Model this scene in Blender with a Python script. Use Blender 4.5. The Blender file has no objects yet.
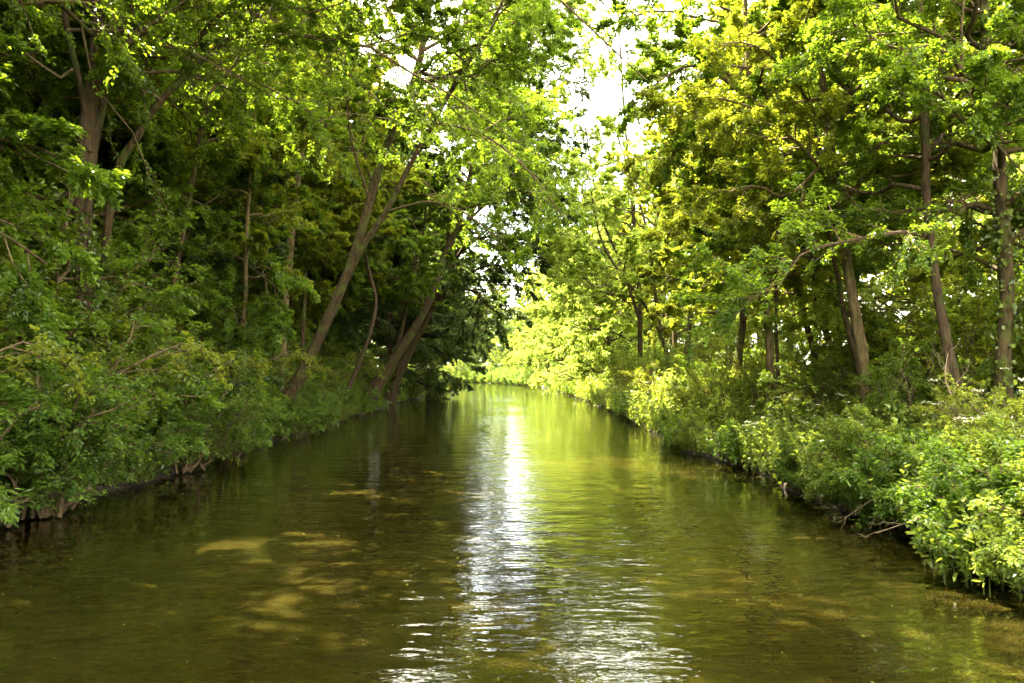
import bpy, math, random
import numpy as np
from mathutils import Vector

sc = bpy.context.scene
COL = sc.collection
R = math.radians
SAZ, SEL = -54, 60    # where the sun stands
EYE = 1.9            # camera height over the water
F = 796.0            # focal length in pixels of a 1024 wide frame
HOR = 374.0          # row of the horizon

def at(px, py, Y):   # a point at distance Y seen at (px, py)
    return np.array([(px - 512) / F * Y, Y, EYE + (HOR - py) / F * Y])

# ------------------------------------------------------------------ water outline
RB = [(4.1,-25),(4.1,4),(4.3,6.7),(4.6,8.8),(4.7,10.7),(4.6,13.2),(4.6,16.3),(4.4,19.4),(4.8,30),(5.4,49),(5.0,83),(2.8,125),(-6,165),(-25,200),(-60,225),(-160,240)]
LB = [(-160,228),(-60,212),(-32,190),(-17,160),(-9.5,125),(-7.4,100),(-7.4,79),(-7.4,49),(-6.9,29.6),(-6.9,22.9),(-6.5,16),(-6.3,11.6),(-6.2,9),(-6.0,4),(-5.8,-25)]
def smooth_line(P, step):
    P = np.array(P, float); out = []
    for i in range(len(P) - 1):
        p0 = P[max(i-1,0)]; p1 = P[i]; p2 = P[i+1]; p3 = P[min(i+2,len(P)-1)]
        n = max(1, int(np.linalg.norm(p2-p1) / step))
        for k in range(n):
            t = k / n
            out.append(0.5*((2*p1)+(-p0+p2)*t+(2*p0-5*p1+4*p2-p3)*t*t+(-p0+3*p1-3*p2+p3)*t**3))
    out.append(P[-1]); return np.array(out)
_rng = np.random.default_rng(5)
RBs = smooth_line(RB, 1.0); LBs = smooth_line(LB, 1.0)
def wobble(L):
    w = np.sin(L[:,1]*1.9+L[:,0])*.10 + np.sin(L[:,1]*.83+1.3)*.16 + _rng.normal(0,.04,len(L))
    L = L.copy(); L[:,0] += w; return L
RBs = wobble(RBs); LBs = wobble(LBs)
POLY = np.vstack([RBs, LBs])
def sdist(x, y):     # signed distance from the water outline, positive on land
    x = np.asarray(x, float).ravel(); y = np.asarray(y, float).ravel()
    A = POLY; B = np.roll(POLY, -1, 0)
    d = np.full(len(x), 1e9); inside = np.zeros(len(x), bool)
    for a, b in zip(A, B):
        ex, ey = b - a; wx = x - a[0]; wy = y - a[1]
        t = np.clip((wx*ex + wy*ey) / (ex*ex + ey*ey + 1e-12), 0, 1)
        d = np.minimum(d, (wx - t*ex)**2 + (wy - t*ey)**2)
        c = (a[1] > y) != (b[1] > y)
        if ey != 0: inside ^= c & (x < ex * (y - a[1]) / ey + a[0])
    d = np.sqrt(d); d[inside] *= -1
    return d
def gheight(x, y):
    x = np.asarray(x, float).ravel(); y = np.asarray(y, float).ravel()
    d = sdist(x, y)
    z = np.interp(d, [-3,-.6,-.12,.0,.12,.5,1.5,4,12,60], [-1.3,-.8,-.35,-.06,.14,.24,.42,.6,.8,1.4])
    n = np.sin(x*1.7+y*.9)*.04 + np.sin(x*.6-y*1.3+2)*.05 + np.sin(x*3.7+1)*np.sin(y*3.1)*.025
    return z + n*np.clip(d, 0, 1)
def gz(x, y): return float(gheight([x], [y])[0])
def xl(Y): i = np.argsort(LBs[:,1]); return float(np.interp(Y, LBs[i,1], LBs[i,0]))
def xr(Y): i = np.argsort(RBs[:,1]); return float(np.interp(Y, RBs[i,1], RBs[i,0]))

# ------------------------------------------------------------------ materials
def newmat(name):
    m = bpy.data.materials.new(name); m.use_nodes = True
    nt = m.node_tree; nt.nodes.clear()
    return m, nt, nt.nodes, nt.links
def ramp(nd, cols):
    r = nd.new('ShaderNodeValToRGB'); e = r.color_ramp.elements
    while len(e) < len(cols): e.new(.5)
    for i, (p, c) in enumerate(cols): e[i].position = p; e[i].color = (*c, 1)
    return r
def leaf_mat(name, dark, mid, light, trans, tf=.45, rough=.36, spec=.4):
    m, nt, nd, ln = newmat(name)
    at_ = nd.new('ShaderNodeAttribute'); at_.attribute_name = 'tone'
    oi = nd.new('ShaderNodeObjectInfo')
    ad = nd.new('ShaderNodeMath'); ad.operation = 'MULTIPLY_ADD'; ad.inputs[1].default_value = .22; ad.inputs[2].default_value = -.11
    ln.new(oi.outputs['Random'], ad.inputs[0])
    sm = nd.new('ShaderNodeMath'); sm.operation = 'ADD'; ln.new(at_.outputs['Fac'], sm.inputs[0]); ln.new(ad.outputs[0], sm.inputs[1])
    rp = ramp(nd, [(.1, dark), (.5, mid), (.92, light)]); ln.new(sm.outputs[0], rp.inputs[0])
    p = nd.new('ShaderNodeBsdfPrincipled'); p.inputs['Roughness'].default_value = rough
    p.inputs['Specular IOR Level'].default_value = spec
    ln.new(rp.outputs[0], p.inputs['Base Color'])
    rt = ramp(nd, [(.1, tuple(c*.6 for c in trans)), (.5, trans), (.95, tuple(min(1, c*1.35) for c in trans))]); ln.new(sm.outputs[0], rt.inputs[0])
    t = nd.new('ShaderNodeBsdfTranslucent'); ln.new(rt.outputs[0], t.inputs['Color'])
    mx = nd.new('ShaderNodeMixShader'); mx.inputs[0].default_value = tf
    ln.new(p.outputs[0], mx.inputs[1]); ln.new(t.outputs[0], mx.inputs[2])
    o = nd.new('ShaderNodeOutputMaterial'); ln.new(mx.outputs[0], o.inputs[0])
    return m
def bark_mat(name, c1, c2, moss, mossamt):
    m, nt, nd, ln = newmat(name)
    tc = nd.new('ShaderNodeTexCoord'); mp = nd.new('ShaderNodeMapping'); mp.inputs['Scale'].default_value = (1, 1, .22)
    ln.new(tc.outputs['Object'], mp.inputs[0])
    n1 = nd.new('ShaderNodeTexNoise'); n1.inputs['Scale'].default_value = 17; n1.inputs['Detail'].default_value = 6; n1.inputs['Roughness'].default_value = .7
    ln.new(mp.outputs[0], n1.inputs[0])
    r1 = ramp(nd, [(.32, c1), (.62, c2)]); ln.new(n1.outputs[0], r1.inputs[0])
    n2 = nd.new('ShaderNodeTexNoise'); n2.inputs['Scale'].default_value = 2.3; n2.inputs['Detail'].default_value = 5
    ln.new(tc.outputs['Object'], n2.inputs[0])
    r2 = ramp(nd, [(.62-mossamt, (0,0,0)), (.74-mossamt, (1,1,1))]); ln.new(n2.outputs[0], r2.inputs[0])
    mx = nd.new('ShaderNodeMixRGB'); ln.new(r2.outputs[0], mx.inputs[0]); ln.new(r1.outputs[0], mx.inputs[1]); mx.inputs[2].default_value = (*moss, 1)
    p = nd.new('ShaderNodeBsdfPrincipled'); p.inputs['Roughness'].default_value = .9; p.inputs['Specular IOR Level'].default_value = .2
    ln.new(mx.outputs[0], p.inputs['Base Color'])
    b = nd.new('ShaderNodeBump'); b.inputs['Strength'].default_value = .9; b.inputs['Distance'].default_value = .03
    ln.new(n1.outputs[0], b.inputs['Height']); ln.new(b.outputs[0], p.inputs['Normal'])
    o = nd.new('ShaderNodeOutputMaterial'); ln.new(p.outputs[0], o.inputs[0])
    return m

M = {}
M['leaf_alder'] = leaf_mat('leaf_alder', (.025,.05,.008), (.058,.115,.010), (.13,.19,.02), (.26,.38,.015))
M['leaf_maple'] = leaf_mat('leaf_maple', (.035,.06,.008), (.085,.12,.014), (.16,.185,.022), (.38,.42,.02), .52)
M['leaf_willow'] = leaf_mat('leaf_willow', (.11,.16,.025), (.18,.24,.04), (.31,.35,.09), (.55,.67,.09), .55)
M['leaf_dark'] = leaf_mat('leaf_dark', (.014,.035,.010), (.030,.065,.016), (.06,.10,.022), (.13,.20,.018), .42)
M['leaf_bush'] = leaf_mat('leaf_bush', (.026,.06,.010), (.06,.12,.015), (.13,.20,.028), (.24,.37,.02), .45)
M['leaf_herb'] = leaf_mat('leaf_herb', (.045,.09,.016), (.10,.155,.026), (.19,.23,.06), (.38,.46,.04), .5)
M['leaf_ivy'] = leaf_mat('leaf_ivy', (.03,.06,.012), (.07,.11,.016), (.14,.18,.022), (.22,.28,.02), .3, .3, .5)
M['leaf_grass'] = leaf_mat('leaf_grass', (.05,.08,.014), (.10,.14,.022), (.18,.20,.045), (.26,.32,.03), .4)
M['bark_brown'] = bark_mat('bark_brown', (.010,.007,.004), (.085,.058,.027), (.06,.08,.015), .11)
M['bark_pale'] = bark_mat('bark_pale', (.025,.018,.009), (.165,.118,.058), (.09,.11,.022), .06)
M['bark_dark'] = bark_mat('bark_dark', (.018,.012,.008), (.085,.055,.032), (.04,.05,.012), .08)
M['twig'] = bark_mat('twig', (.05,.035,.02), (.15,.105,.06), (.06,.07,.02), .0)
M['dead'] = bark_mat('dead', (.13,.09,.06), (.36,.27,.18), (.1,.1,.05), -.1)
def petal():
    m, nt, nd, ln = newmat('petal')
    p = nd.new('ShaderNodeBsdfPrincipled'); p.inputs['Base Color'].default_value = (.72,.70,.56,1); p.inputs['Roughness'].default_value = .6
    n = nd.new('ShaderNodeTexNoise'); n.inputs['Scale'].default_value = 9; r = ramp(nd, [(.3,(.62,.6,.42)),(.7,(.8,.78,.66))])
    ln.new(n.outputs[0], r.inputs[0]); ln.new(r.outputs[0], p.inputs['Base Color'])
    o = nd.new('ShaderNodeOutputMaterial'); ln.new(p.outputs[0], o.inputs[0]); return m
M['petal'] = petal()
def ground_mat():
    m, nt, nd, ln = newmat('woodland_soil')
    tc = nd.new('ShaderNodeTexCoord')
    n1 = nd.new('ShaderNodeTexNoise'); n1.inputs['Scale'].default_value = 1.1; n1.inputs['Detail'].default_value = 8; ln.new(tc.outputs['Object'], n1.inputs[0])
    n2 = nd.new('ShaderNodeTexNoise'); n2.inputs['Scale'].default_value = 14; n2.inputs['Detail'].default_value = 8; n2.inputs['Roughness'].default_value = .7; ln.new(tc.outputs['Object'], n2.inputs[0])
    r1 = ramp(nd, [(.3,(.035,.023,.012)),(.7,(.11,.07,.036))]); ln.new(n2.outputs[0], r1.inputs[0])
    r2 = ramp(nd, [(.4,(.15,.15,.15)),(.6,(.9,.9,.9))]); ln.new(n1.outputs[0], r2.inputs[0])
    # greenery only above the wet edge
    sx = nd.new('ShaderNodeSeparateXYZ'); ln.new(tc.outputs['Object'], sx.inputs[0])
    mr = nd.new('ShaderNodeMapRange'); mr.inputs['From Min'].default_value = .12; mr.inputs['From Max'].default_value = .3; ln.new(sx.outputs['Z'], mr.inputs[0])
    mu = nd.new('ShaderNodeMath'); mu.operation = 'MULTIPLY'; ln.new(r2.outputs[0], mu.inputs[0]); ln.new(mr.outputs[0], mu.inputs[1])
    wr_ = nd.new('ShaderNodeMapRange'); wr_.inputs['From Min'].default_value = .05; wr_.inputs['From Max'].default_value = .2; wr_.inputs['To Min'].default_value = .35; ln.new(sx.outputs['Z'], wr_.inputs[0])
    wet = nd.new('ShaderNodeVectorMath'); wet.operation = 'SCALE'; ln.new(r1.outputs[0], wet.inputs[0]); ln.new(wr_.outputs[0], wet.inputs['Scale'])
    mx = nd.new('ShaderNodeMixRGB'); ln.new(mu.outputs[0], mx.inputs[0]); ln.new(wet.outputs[0], mx.inputs[1]); mx.inputs[2].default_value = (.05,.075,.015,1)
    p = nd.new('ShaderNodeBsdfPrincipled'); p.inputs['Roughness'].default_value = .9; ln.new(mx.outputs[0], p.inputs['Base Color'])
    b = nd.new('ShaderNodeBump'); b.inputs['Distance'].default_value = .06; ln.new(n2.outputs[0], b.inputs['Height']); ln.new(b.outputs[0], p.inputs['Normal'])
    o = nd.new('ShaderNodeOutputMaterial'); ln.new(p.outputs[0], o.inputs[0]); return m
M['ground'] = ground_mat()
def water_mat():
    m, nt, nd, ln = newmat('murky_water')
    tc = nd.new('ShaderNodeTexCoord')
    def noise(scale, sx, sy, detail, rough=.55, rot=0):
        mp = nd.new('ShaderNodeMapping'); mp.inputs['Scale'].default_value = (sx, sy, 1); mp.inputs['Rotation'].default_value = (0,0,rot)
        ln.new(tc.outputs['Object'], mp.inputs[0])
        n = nd.new('ShaderNodeTexNoise'); n.inputs['Scale'].default_value = scale; n.inputs['Detail'].default_value = detail; n.inputs['Roughness'].default_value = rough
        ln.new(mp.outputs[0], n.inputs[0]); return n
    a = noise(1.0, 1.1, 2.2, 2, .45, .12)       # slow undulation
    b = noise(5.0, .75, 1.7, 1.5, .45, -.12)       # ripples
    patch = noise(.22, 1.0, .5, 3)             # where the breeze touches
    pr = nd.new('ShaderNodeMapRange'); pr.inputs['From Min'].default_value = .38; pr.inputs['From Max'].default_value = .64; pr.inputs['To Min'].default_value = .35; pr.inputs['To Max'].default_value = 1.3
    ln.new(patch.outputs[0], pr.inputs[0])
    mb = nd.new('ShaderNodeMath'); mb.operation = 'MULTIPLY'; ln.new(b.outputs[0], mb.inputs[0]); ln.new(pr.outputs[0], mb.inputs[1])
    sc_ = nd.new('ShaderNodeMath'); sc_.operation = 'MULTIPLY'; sc_.inputs[1].default_value = .42; ln.new(mb.outputs[0], sc_.inputs[0])
    sm = nd.new('ShaderNodeMath'); sm.operation = 'ADD'; ln.new(a.outputs[0], sm.inputs[0]); ln.new(sc_.outputs[0], sm.inputs[1])
    bp = nd.new('ShaderNodeBump'); bp.inputs['Strength'].default_value = 1; bp.inputs['Distance'].default_value = .022; ln.new(sm.outputs[0], bp.inputs['Height'])
    fine = noise(13.0, .8, 1.3, 1, .5, .1)
    fm = nd.new('ShaderNodeMath'); fm.operation = 'MULTIPLY'; ln.new(fine.outputs[0], fm.inputs[0]); ln.new(pr.outputs[0], fm.inputs[1])
    bp2 = nd.new('ShaderNodeBump'); bp2.inputs['Strength'].default_value = 1; bp2.inputs['Distance'].default_value = .003; ln.new(fm.outputs[0], bp2.inputs['Height']); ln.new(bp.outputs[0], bp2.inputs['Normal'])
    silt = noise(.5, 1, .6, 4)
    rs = ramp(nd, [(.3,(.0105,.0088,.0014)),(.7,(.019,.0155,.003))]); ln.new(silt.outputs[0], rs.inputs[0])
    p = nd.new('ShaderNodeBsdfPrincipled'); p.inputs['Roughness'].default_value = .02; p.inputs['Subsurface Weight'].default_value = 1; p.inputs['Subsurface Radius'].default_value = (1,.75,.35); p.inputs['Subsurface Scale'].default_value = .22; p.inputs['IOR'].default_value = 1.36
    ln.new(rs.outputs[0], p.inputs['Base Color']); ln.new(bp2.outputs[0], p.inputs['Normal'])
    o = nd.new('ShaderNodeOutputMaterial'); ln.new(p.outputs[0], o.inputs[0]); return m
M['water'] = water_mat()

# ------------------------------------------------------------------ mesh building
class Buf:
    """gathers tubes and leaves for ONE mesh"""
    def __init__(s): s.v = []; s.f = []; s.t = []; s.m = []; s.sm = []; s.n = 0
    def add(s, V, Fq, mat, tone, smooth):
        s.v.append(V); s.f.append((Fq + s.n).astype(np.int32)); s.n += len(V)
        s.t.append(tone if isinstance(tone, np.ndarray) else np.full(len(V), tone)); s.m.append(np.full(len(Fq), mat, np.int32)); s.sm.append(np.full(len(Fq), smooth, bool))
    def tubes(s, P, Rr, k, mat=0):          # P[M,n,3], Rr[M,n]
        P = np.asarray(P, float); Rr = np.asarray(Rr, float)
        if P.ndim == 2: P = P[None]; Rr = Rr[None]
        Mn, n = P.shape[:2]
        if Mn == 0: return
        T = np.gradient(P, axis=1); T /= np.linalg.norm(T, axis=2, keepdims=True) + 1e-9
        mean = P[:,-1] - P[:,0]; mean /= np.linalg.norm(mean, axis=1, keepdims=True) + 1e-9
        ref = np.where(np.abs(mean[:,2:3]) > .75, np.array([[1.,0.,0.]]), np.array([[0.,0.,1.]]))[:,None,:]
        A = np.cross(T, np.broadcast_to(ref, T.shape)); A /= np.linalg.norm(A, axis=2, keepdims=True) + 1e-9
        B = np.cross(T, A)
        th = np.arange(k) * 2*math.pi / k
        V = P[:,:,None,:] + Rr[:,:,None,None] * (A[:,:,None,:]*np.cos(th)[None,None,:,None] + B[:,:,None,:]*np.sin(th)[None,None,:,None])
        idx = np.arange(Mn*n*k).reshape(Mn, n, k)
        a = idx[:,:-1,:]; b = np.roll(a, -1, 2); d = idx[:,1:,:]; c = np.roll(d, -1, 2)
        s.add(V.reshape(-1,3), np.stack([a,b,c,d], -1).reshape(-1,4), mat, .5, True)
    def leaves(s, base, D, N, L, Wd, tone, mat=1, fold=.18, droop=.15):   # each leaf: six points, two folded halves
        D = D / (np.linalg.norm(D, axis=1, keepdims=True)+1e-9)
        W = np.cross(D, N); W /= np.linalg.norm(W, axis=1, keepdims=True)+1e-9
        N = np.cross(W, D); L = L[:,None]; w = Wd[:,None]
        tip = base + D*L - N*L*droop
        pts = [base, base + D*L*.32 + W*w*.5 + N*w*fold, base + D*L*.72 + W*w*.36 + N*(w*fold*.7 - L*droop*.4), tip,
               base + D*L*.72 - W*w*.36 + N*(w*fold*.7 - L*droop*.4), base + D*L*.32 - W*w*.5 + N*w*fold]
        V = np.stack(pts, 1).reshape(-1,3); n = len(base)
        i = np.arange(n)[:,None]*6
        Fq = np.concatenate([i + np.array([[0,1,2,3]]), i + np.array([[0,3,4,5]])], 0)
        s.add(V, Fq, mat, np.repeat(tone, 6), False)
    def leaves4(s, base, D, N, L, Wd, tone, mat=1, fold=.2, droop=.12):  # four points, for far crowns
        D = D / (np.linalg.norm(D, axis=1, keepdims=True)+1e-9)
        W = np.cross(D, N); W /= np.linalg.norm(W, axis=1, keepdims=True)+1e-9
        N = np.cross(W, D); L = L[:,None]; w = Wd[:,None]
        V = np.stack([base, base + D*L*.5 + W*w*.5 + N*w*fold, base + D*L - N*L*droop, base + D*L*.5 - W*w*.5 + N*w*fold], 1).reshape(-1,3)
        i = np.arange(len(base))[:,None]*4
        s.add(V, i + np.array([[0,1,2,3]]), mat, np.repeat(tone, 4), False)
    def mesh(s, name, mats):
        me = bpy.data.meshes.new(name)
        V = np.concatenate(s.v).astype(np.float32); Q = np.concatenate(s.f)
        me.vertices.add(len(V)); me.vertices.foreach_set('co', V.ravel())
        me.loops.add(Q.size); me.loops.foreach_set('vertex_index', Q.ravel())
        me.polygons.add(len(Q)); me.polygons.foreach_set('loop_start', np.arange(len(Q), dtype=np.int32)*4)
        for m in mats: me.materials.append(M[m])
        me.polygons.foreach_set('material_index', np.concatenate(s.m))
        me.polygons.foreach_set('use_smooth', np.concatenate(s.sm))
        a = me.attributes.new('tone', 'FLOAT', 'POINT'); a.data.foreach_set('value', np.concatenate(s.t).astype(np.float32))
        me.update(calc_edges=True)
        return me
def link(name, me, parent=None, loc=None):
    o = bpy.data.objects.new(name, me); COL.objects.link(o)
    if parent: o.parent = parent
    if loc is not None: o.location = [float(c) for c in loc]
    return o
def thing(name, label, cat, loc, group=None):
    o = bpy.data.objects.new(name, None); COL.objects.link(o); o.empty_display_size = .3
    o.location = [float(c) for c in loc]; o['label'] = label; o['category'] = cat
    if group: o['group'] = group
    return o
def copy_thing(src, loc, rz, s, label, group=None):
    r = src.copy(); COL.objects.link(r); r.location = [float(c) for c in loc]; r.rotation_euler = (0,0,rz); r.scale = (s,s,s) if np.isscalar(s) else s
    r['label'] = label
    if group: r['group'] = group
    for ch in list(src.children):
        c = ch.copy(); COL.objects.link(c); c.parent = r
        for g in list(ch.children):
            d = g.copy(); COL.objects.link(d); d.parent = c
    return r

# ------------------------------------------------------------------ growth
def nrm(v): return v / (np.linalg.norm(v, axis=-1, keepdims=True) + 1e-9)
def sample(P, t):     # P[M,n,3], t[M,c] in 0..1 -> points and tangents
    n = P.shape[1]; x = t*(n-1); i = np.minimum(x.astype(int), n-2); f = (x-i)[...,None]
    m = np.arange(P.shape[0])[:,None]
    a = P[m,i]; b = P[m,i+1]
    return a*(1-f)+b*f, nrm(b-a)
def shoots(rng, P, Rr, n, t0, t1, ang, Lf, n_pts=4, flat=.5, up=.12, sag=.0, wander=.10, rfac=.55):
    """side shoots on every curve of P"""
    Mn = P.shape[0]
    t = t0 + (t1-t0)*(np.arange(n)[None,:] + rng.random((Mn,n)))/n
    S, T = sample(P, t)
    side = rng.normal(size=S.shape); side[...,2] *= (1-flat)
    side = nrm(side - T*np.sum(side*T, -1, keepdims=True))
    a = ang[0] + (ang[1]-ang[0])*rng.random((Mn,n,1))
    D = nrm(T*np.cos(a) + side*np.sin(a) + np.array([0,0,up]))
    plen = np.linalg.norm(P[:,-1]-P[:,0], axis=1)[:,None]
    L = plen*(Lf[0] + (Lf[1]-Lf[0])*rng.random((Mn,n)))*(1.15 - .75*t)
    S = S.reshape(-1,3); D = D.reshape(-1,3); L = L.reshape(-1)
    u = np.linspace(0, 1, n_pts)
    W = np.cumsum(rng.normal(size=(len(S), n_pts, 3))*wander/n_pts**.5, axis=1); W -= W[:,:1]
    C = S[:,None,:] + (D[:,None,:]*u[None,:,None] + W)*L[:,None,None]
    C[...,2] -= sag*L[:,None]*u[None,:]**2
    pr = np.take_along_axis(Rr, np.minimum((t*(P.shape[1]-1)).astype(int), P.shape[1]-1), 1).reshape(-1)
    r0 = np.minimum(pr*rfac, .012 + L*.014)
    RR = r0[:,None]*(1-.75*u[None,:])
    return C, RR
def foliate(buf, rng, P, n, size, wr=.62, tilt=.45, spread=(.6,1.25), mat=1, four=False, t0=.08, cl=.22, hang=.0, jitter=.03, droop=.15):
    """leaves either side of each twig"""
    Mn = P.shape[0]
    t = t0 + (1-t0)*(np.arange(n)[None,:] + rng.random((Mn,n))*.8)/n
    S, T = sample(P, t)
    sgn = np.where((np.arange(n) % 2)[None,:,None] == 0, 1., -1.)
    upv = np.array([0,0,1.])
    side = nrm(np.cross(T, upv) + rng.normal(size=T.shape)*.25)
    a = spread[0] + (spread[1]-spread[0])*rng.random((Mn,n,1))
    D = T*np.cos(a) + side*sgn*np.sin(a) + rng.normal(size=T.shape)*.18; D[...,2] -= hang
    N = upv + rng.normal(size=T.shape)*tilt
    tw = rng.normal(.5, cl, (Mn,1)); tone = np.clip(tw + rng.normal(0,.12,(Mn,n)), 0, 1)
    L = size*(.65 + .6*rng.random((Mn,n)))
    S = S + rng.normal(size=S.shape)*jitter
    f = buf.leaves4 if four else buf.leaves
    f(S.reshape(-1,3), D.reshape(-1,3), N.reshape(-1,3), L.ravel(), (L*wr).ravel(), tone.ravel(), mat, droop=droop)
def spline(P, n):
    P = np.array(P, float)
    s = np.r_[0, np.cumsum(np.linalg.norm(np.diff(P, axis=0), axis=1))]; s /= s[-1]
    out = []
    for t in np.linspace(0, 1, n):
        i = min(np.searchsorted(s, t, side='right')-1, len(P)-2); f = (t-s[i])/(s[i+1]-s[i])
        p0=P[max(i-1,0)]; p1=P[i]; p2=P[i+1]; p3=P[min(i+2,len(P)-1)]
        out.append(0.5*((2*p1)+(-p0+p2)*f+(2*p0-5*p1+4*p2-p3)*f*f+(-p0+3*p1-3*p2+p3)*f**3))
    return np.array(out)
def woody(rng, P, r0, r1, flare=.6, lump=.06):
    n = len(P); u = np.linspace(0,1,n)
    r = r0 + (r1-r0)*u**.85; r *= 1 + flare*np.exp(-u*14)
    return r*(1 + rng.normal(0, lump, n))

def tree(name, label, cat, base, trunk, r0, r1, seed, bark='bark_brown', leaf='leaf_alder', stems=(), limbs=(),
         n1=22, n2=9, n3=7, nl=22, lsize=.085, crown0=.35, reach=4.0, bias=(0,0), elev=(.15,.9), lsag=.12, four=False,
         group=None, part_limbs=True, wr=.62, tilt=.45, cl=.2, ivy=None, shape=.6, l2=(.32,.55), l3=(.28,.5), sides=12, hang=0.):
    """trunk and stems are polylines in world space; limbs adds hand placed ones"""
    rng = np.random.default_rng(seed); base = np.array(base, float)
    nl = int(nl*2.3); lsize *= .92; n2 = n2 + 3; n3 = n3 + 1; reach *= 1.1
    root = thing(name, label, cat, base, group)
    tr = spline(np.array(trunk) - base, 26); tr += np.cumsum(rng.normal(size=tr.shape)*[.012,.012,0], 0)
    rt = woody(rng, tr, r0, r1)
    rt = rt*.8; b = Buf(); b.tubes(tr, rt, sides, 0); link('trunk', b.mesh('trunk', [bark]), root)
    axes = [(tr, rt, 1.0)]
    for (pts, ra, rb) in stems:
        p = spline(np.array(pts) - base, 18); r = woody(rng, p, ra, rb, .1)
        b = Buf(); b.tubes(p, r, sides-2, 0); link('stem', b.mesh('stem', [bark]), root); axes.append((p, r, .7))
    L1 = []; R1 = []
    for (ax, ra, w) in axes:
        k = max(3, int(n1*w/ (1 + .7*(len(axes)-1))))
        c0 = crown0 if w == 1.0 else crown0*.65
        tt = c0 + (1-c0)*(np.arange(k) + rng.random(k))/k; tt = np.clip(tt, 0, .995)
        S, T = sample(ax[None], tt[None]); S = S[0]
        az = np.arange(k)*2.4 + rng.random()*6 + rng.normal(0,.4,k)
        u = (tt-c0)/(1-c0)
        bl = math.hypot(*bias); baz = math.atan2(bias[1], bias[0]) if bl else 0
        Ln = reach*(1 - shape*np.clip(u,0,1)**1.6)*(.7+.5*rng.random(k))*(1 + bl*np.cos(az-baz))
        el = elev[0] + (elev[1]-elev[0])*u + rng.normal(0,.12,k)
        D = np.stack([np.cos(az)*np.cos(el), np.sin(az)*np.cos(el), np.sin(el)], 1)
        q = np.linspace(0,1,8)
        W = np.cumsum(rng.normal(size=(k,8,3))*.05, axis=1); W -= W[:,:1]
        C = S[:,None] + (D[:,None]*q[None,:,None] + W)*Ln[:,None,None]
        C[...,2] -= lsag*Ln[:,None]*q[None]**2
        ri = np.interp(tt, np.linspace(0,1,len(ra)), ra)
        RR = np.minimum(ri*.6, .02+Ln*.013)[:,None]*(1-.8*q[None])
        L1.append(C); R1.append(RR)
    for (pts, ra, rb) in limbs:
        p = spline(np.array(pts) - base, 8); L1.append(p[None]); R1.append(np.linspace(ra, rb, 8)[None])
    P1 = np.concatenate(L1); Q1 = np.concatenate(R1)
    order = np.argsort(-Q1[:,0]) if part_limbs else []
    big = set(order[:part_limbs if part_limbs is not True else 10]) if part_limbs else set()
    for i in big:
        b = Buf(); b.tubes(spline(P1[i], 14), np.interp(np.linspace(0,1,14), np.linspace(0,1,8), Q1[i]), 7, 0); link('limb', b.mesh('limb', [bark]), root)
    cr = Buf(); small = [i for i in range(len(P1)) if i not in big]
    if small: cr.tubes(P1[small], Q1[small], 6, 0)
    P2, Q2 = shoots(rng, P1, Q1, n2, .22, 1., (.45,1.1), l2, 5, .45, .10, lsag*.8)
    cr.tubes(P2, Q2, 4, 0)
    P3, Q3 = shoots(rng, P2, Q2, n3, .15, 1., (.4,1.1), l3, 4, .6, .04, .18)
    cr.tubes(P3, Q3*.9, 3, 0)
    foliate(cr, rng, P3, nl, lsize, four=four, wr=wr, tilt=tilt, cl=cl, hang=hang)
    foliate(cr, rng, P2[:, 2:], max(4, nl//3), lsize, four=four, wr=wr, tilt=tilt, cl=cl, hang=hang)
    link('crown', cr.mesh('crown', ['twig', leaf]), root)
    if ivy:
        iv = Buf(); z0, z1, dens = ivy
        m = int(dens); tt = z0 + (z1-z0)*rng.random(m)**1.1
        S, T = sample(tr[None], tt[None]); S = S[0]; rr = np.interp(tt, np.linspace(0,1,len(rt)), rt)
        th = rng.random(m)*6.283; o = np.stack([np.cos(th), np.sin(th), np.zeros(m)], 1)
        S = S + o*(rr + .02 + np.abs(rng.normal(0,.09,m)))[:,None]
        D = rng.normal(size=(m,3))*.5; D[:,2] -= .7
        L = .075*(.6+.7*rng.random(m))
        iv.leaves(S, D, o + rng.normal(size=(m,3))*.4 + [0,0,.4], L, L*.85, np.clip(rng.normal(.5,.25,m),0,1), 0)
        link('ivy', iv.mesh('ivy', ['leaf_ivy']), root)
    return root

# ------------------------------------------------------------------ the setting
def grid_sheet():
    def ax(lo, hi, fine_lo, fine_hi, step):
        a = list(np.arange(fine_lo, fine_hi, step)); d = step; x = fine_hi
        while x < hi: a.append(x); d *= 1.22; x += d
        a.append(hi); d = step; x = fine_lo - step
        while x > lo: a.insert(0, x); d *= 1.22; x -= d
        a.insert(0, lo); return np.array(a)
    xs = ax(-420, 420, -11, 10, .3); ys = ax(-60, 700, 0, 60, .45)
    ys = np.unique(np.r_[ys, np.arange(60,260,2.5)])
    X, Y = np.meshgrid(xs, ys); Z = gheight(X.ravel(), Y.ravel())
    b = Buf(); n = len(xs); m = len(ys); idx = np.arange(n*m).reshape(m,n)
    Q = np.stack([idx[:-1,:-1], idx[:-1,1:], idx[1:,1:], idx[1:,:-1]], -1).reshape(-1,4)
    b.add(np.stack([X.ravel(),Y.ravel(),Z],1), Q, 0, .5, True)
    o = link('ground', b.mesh('ground', ['ground'])); o['kind'] = 'structure'
grid_sheet()
b = Buf(); b.add(np.array([[-170,-30,0],[12,-30,0],[12,250,0],[-170,250,0]],float), np.array([[0,1,2,3]]), 0, .5, False)
o = link('water', b.mesh('water', ['water'])); o['kind'] = 'structure'

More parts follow.
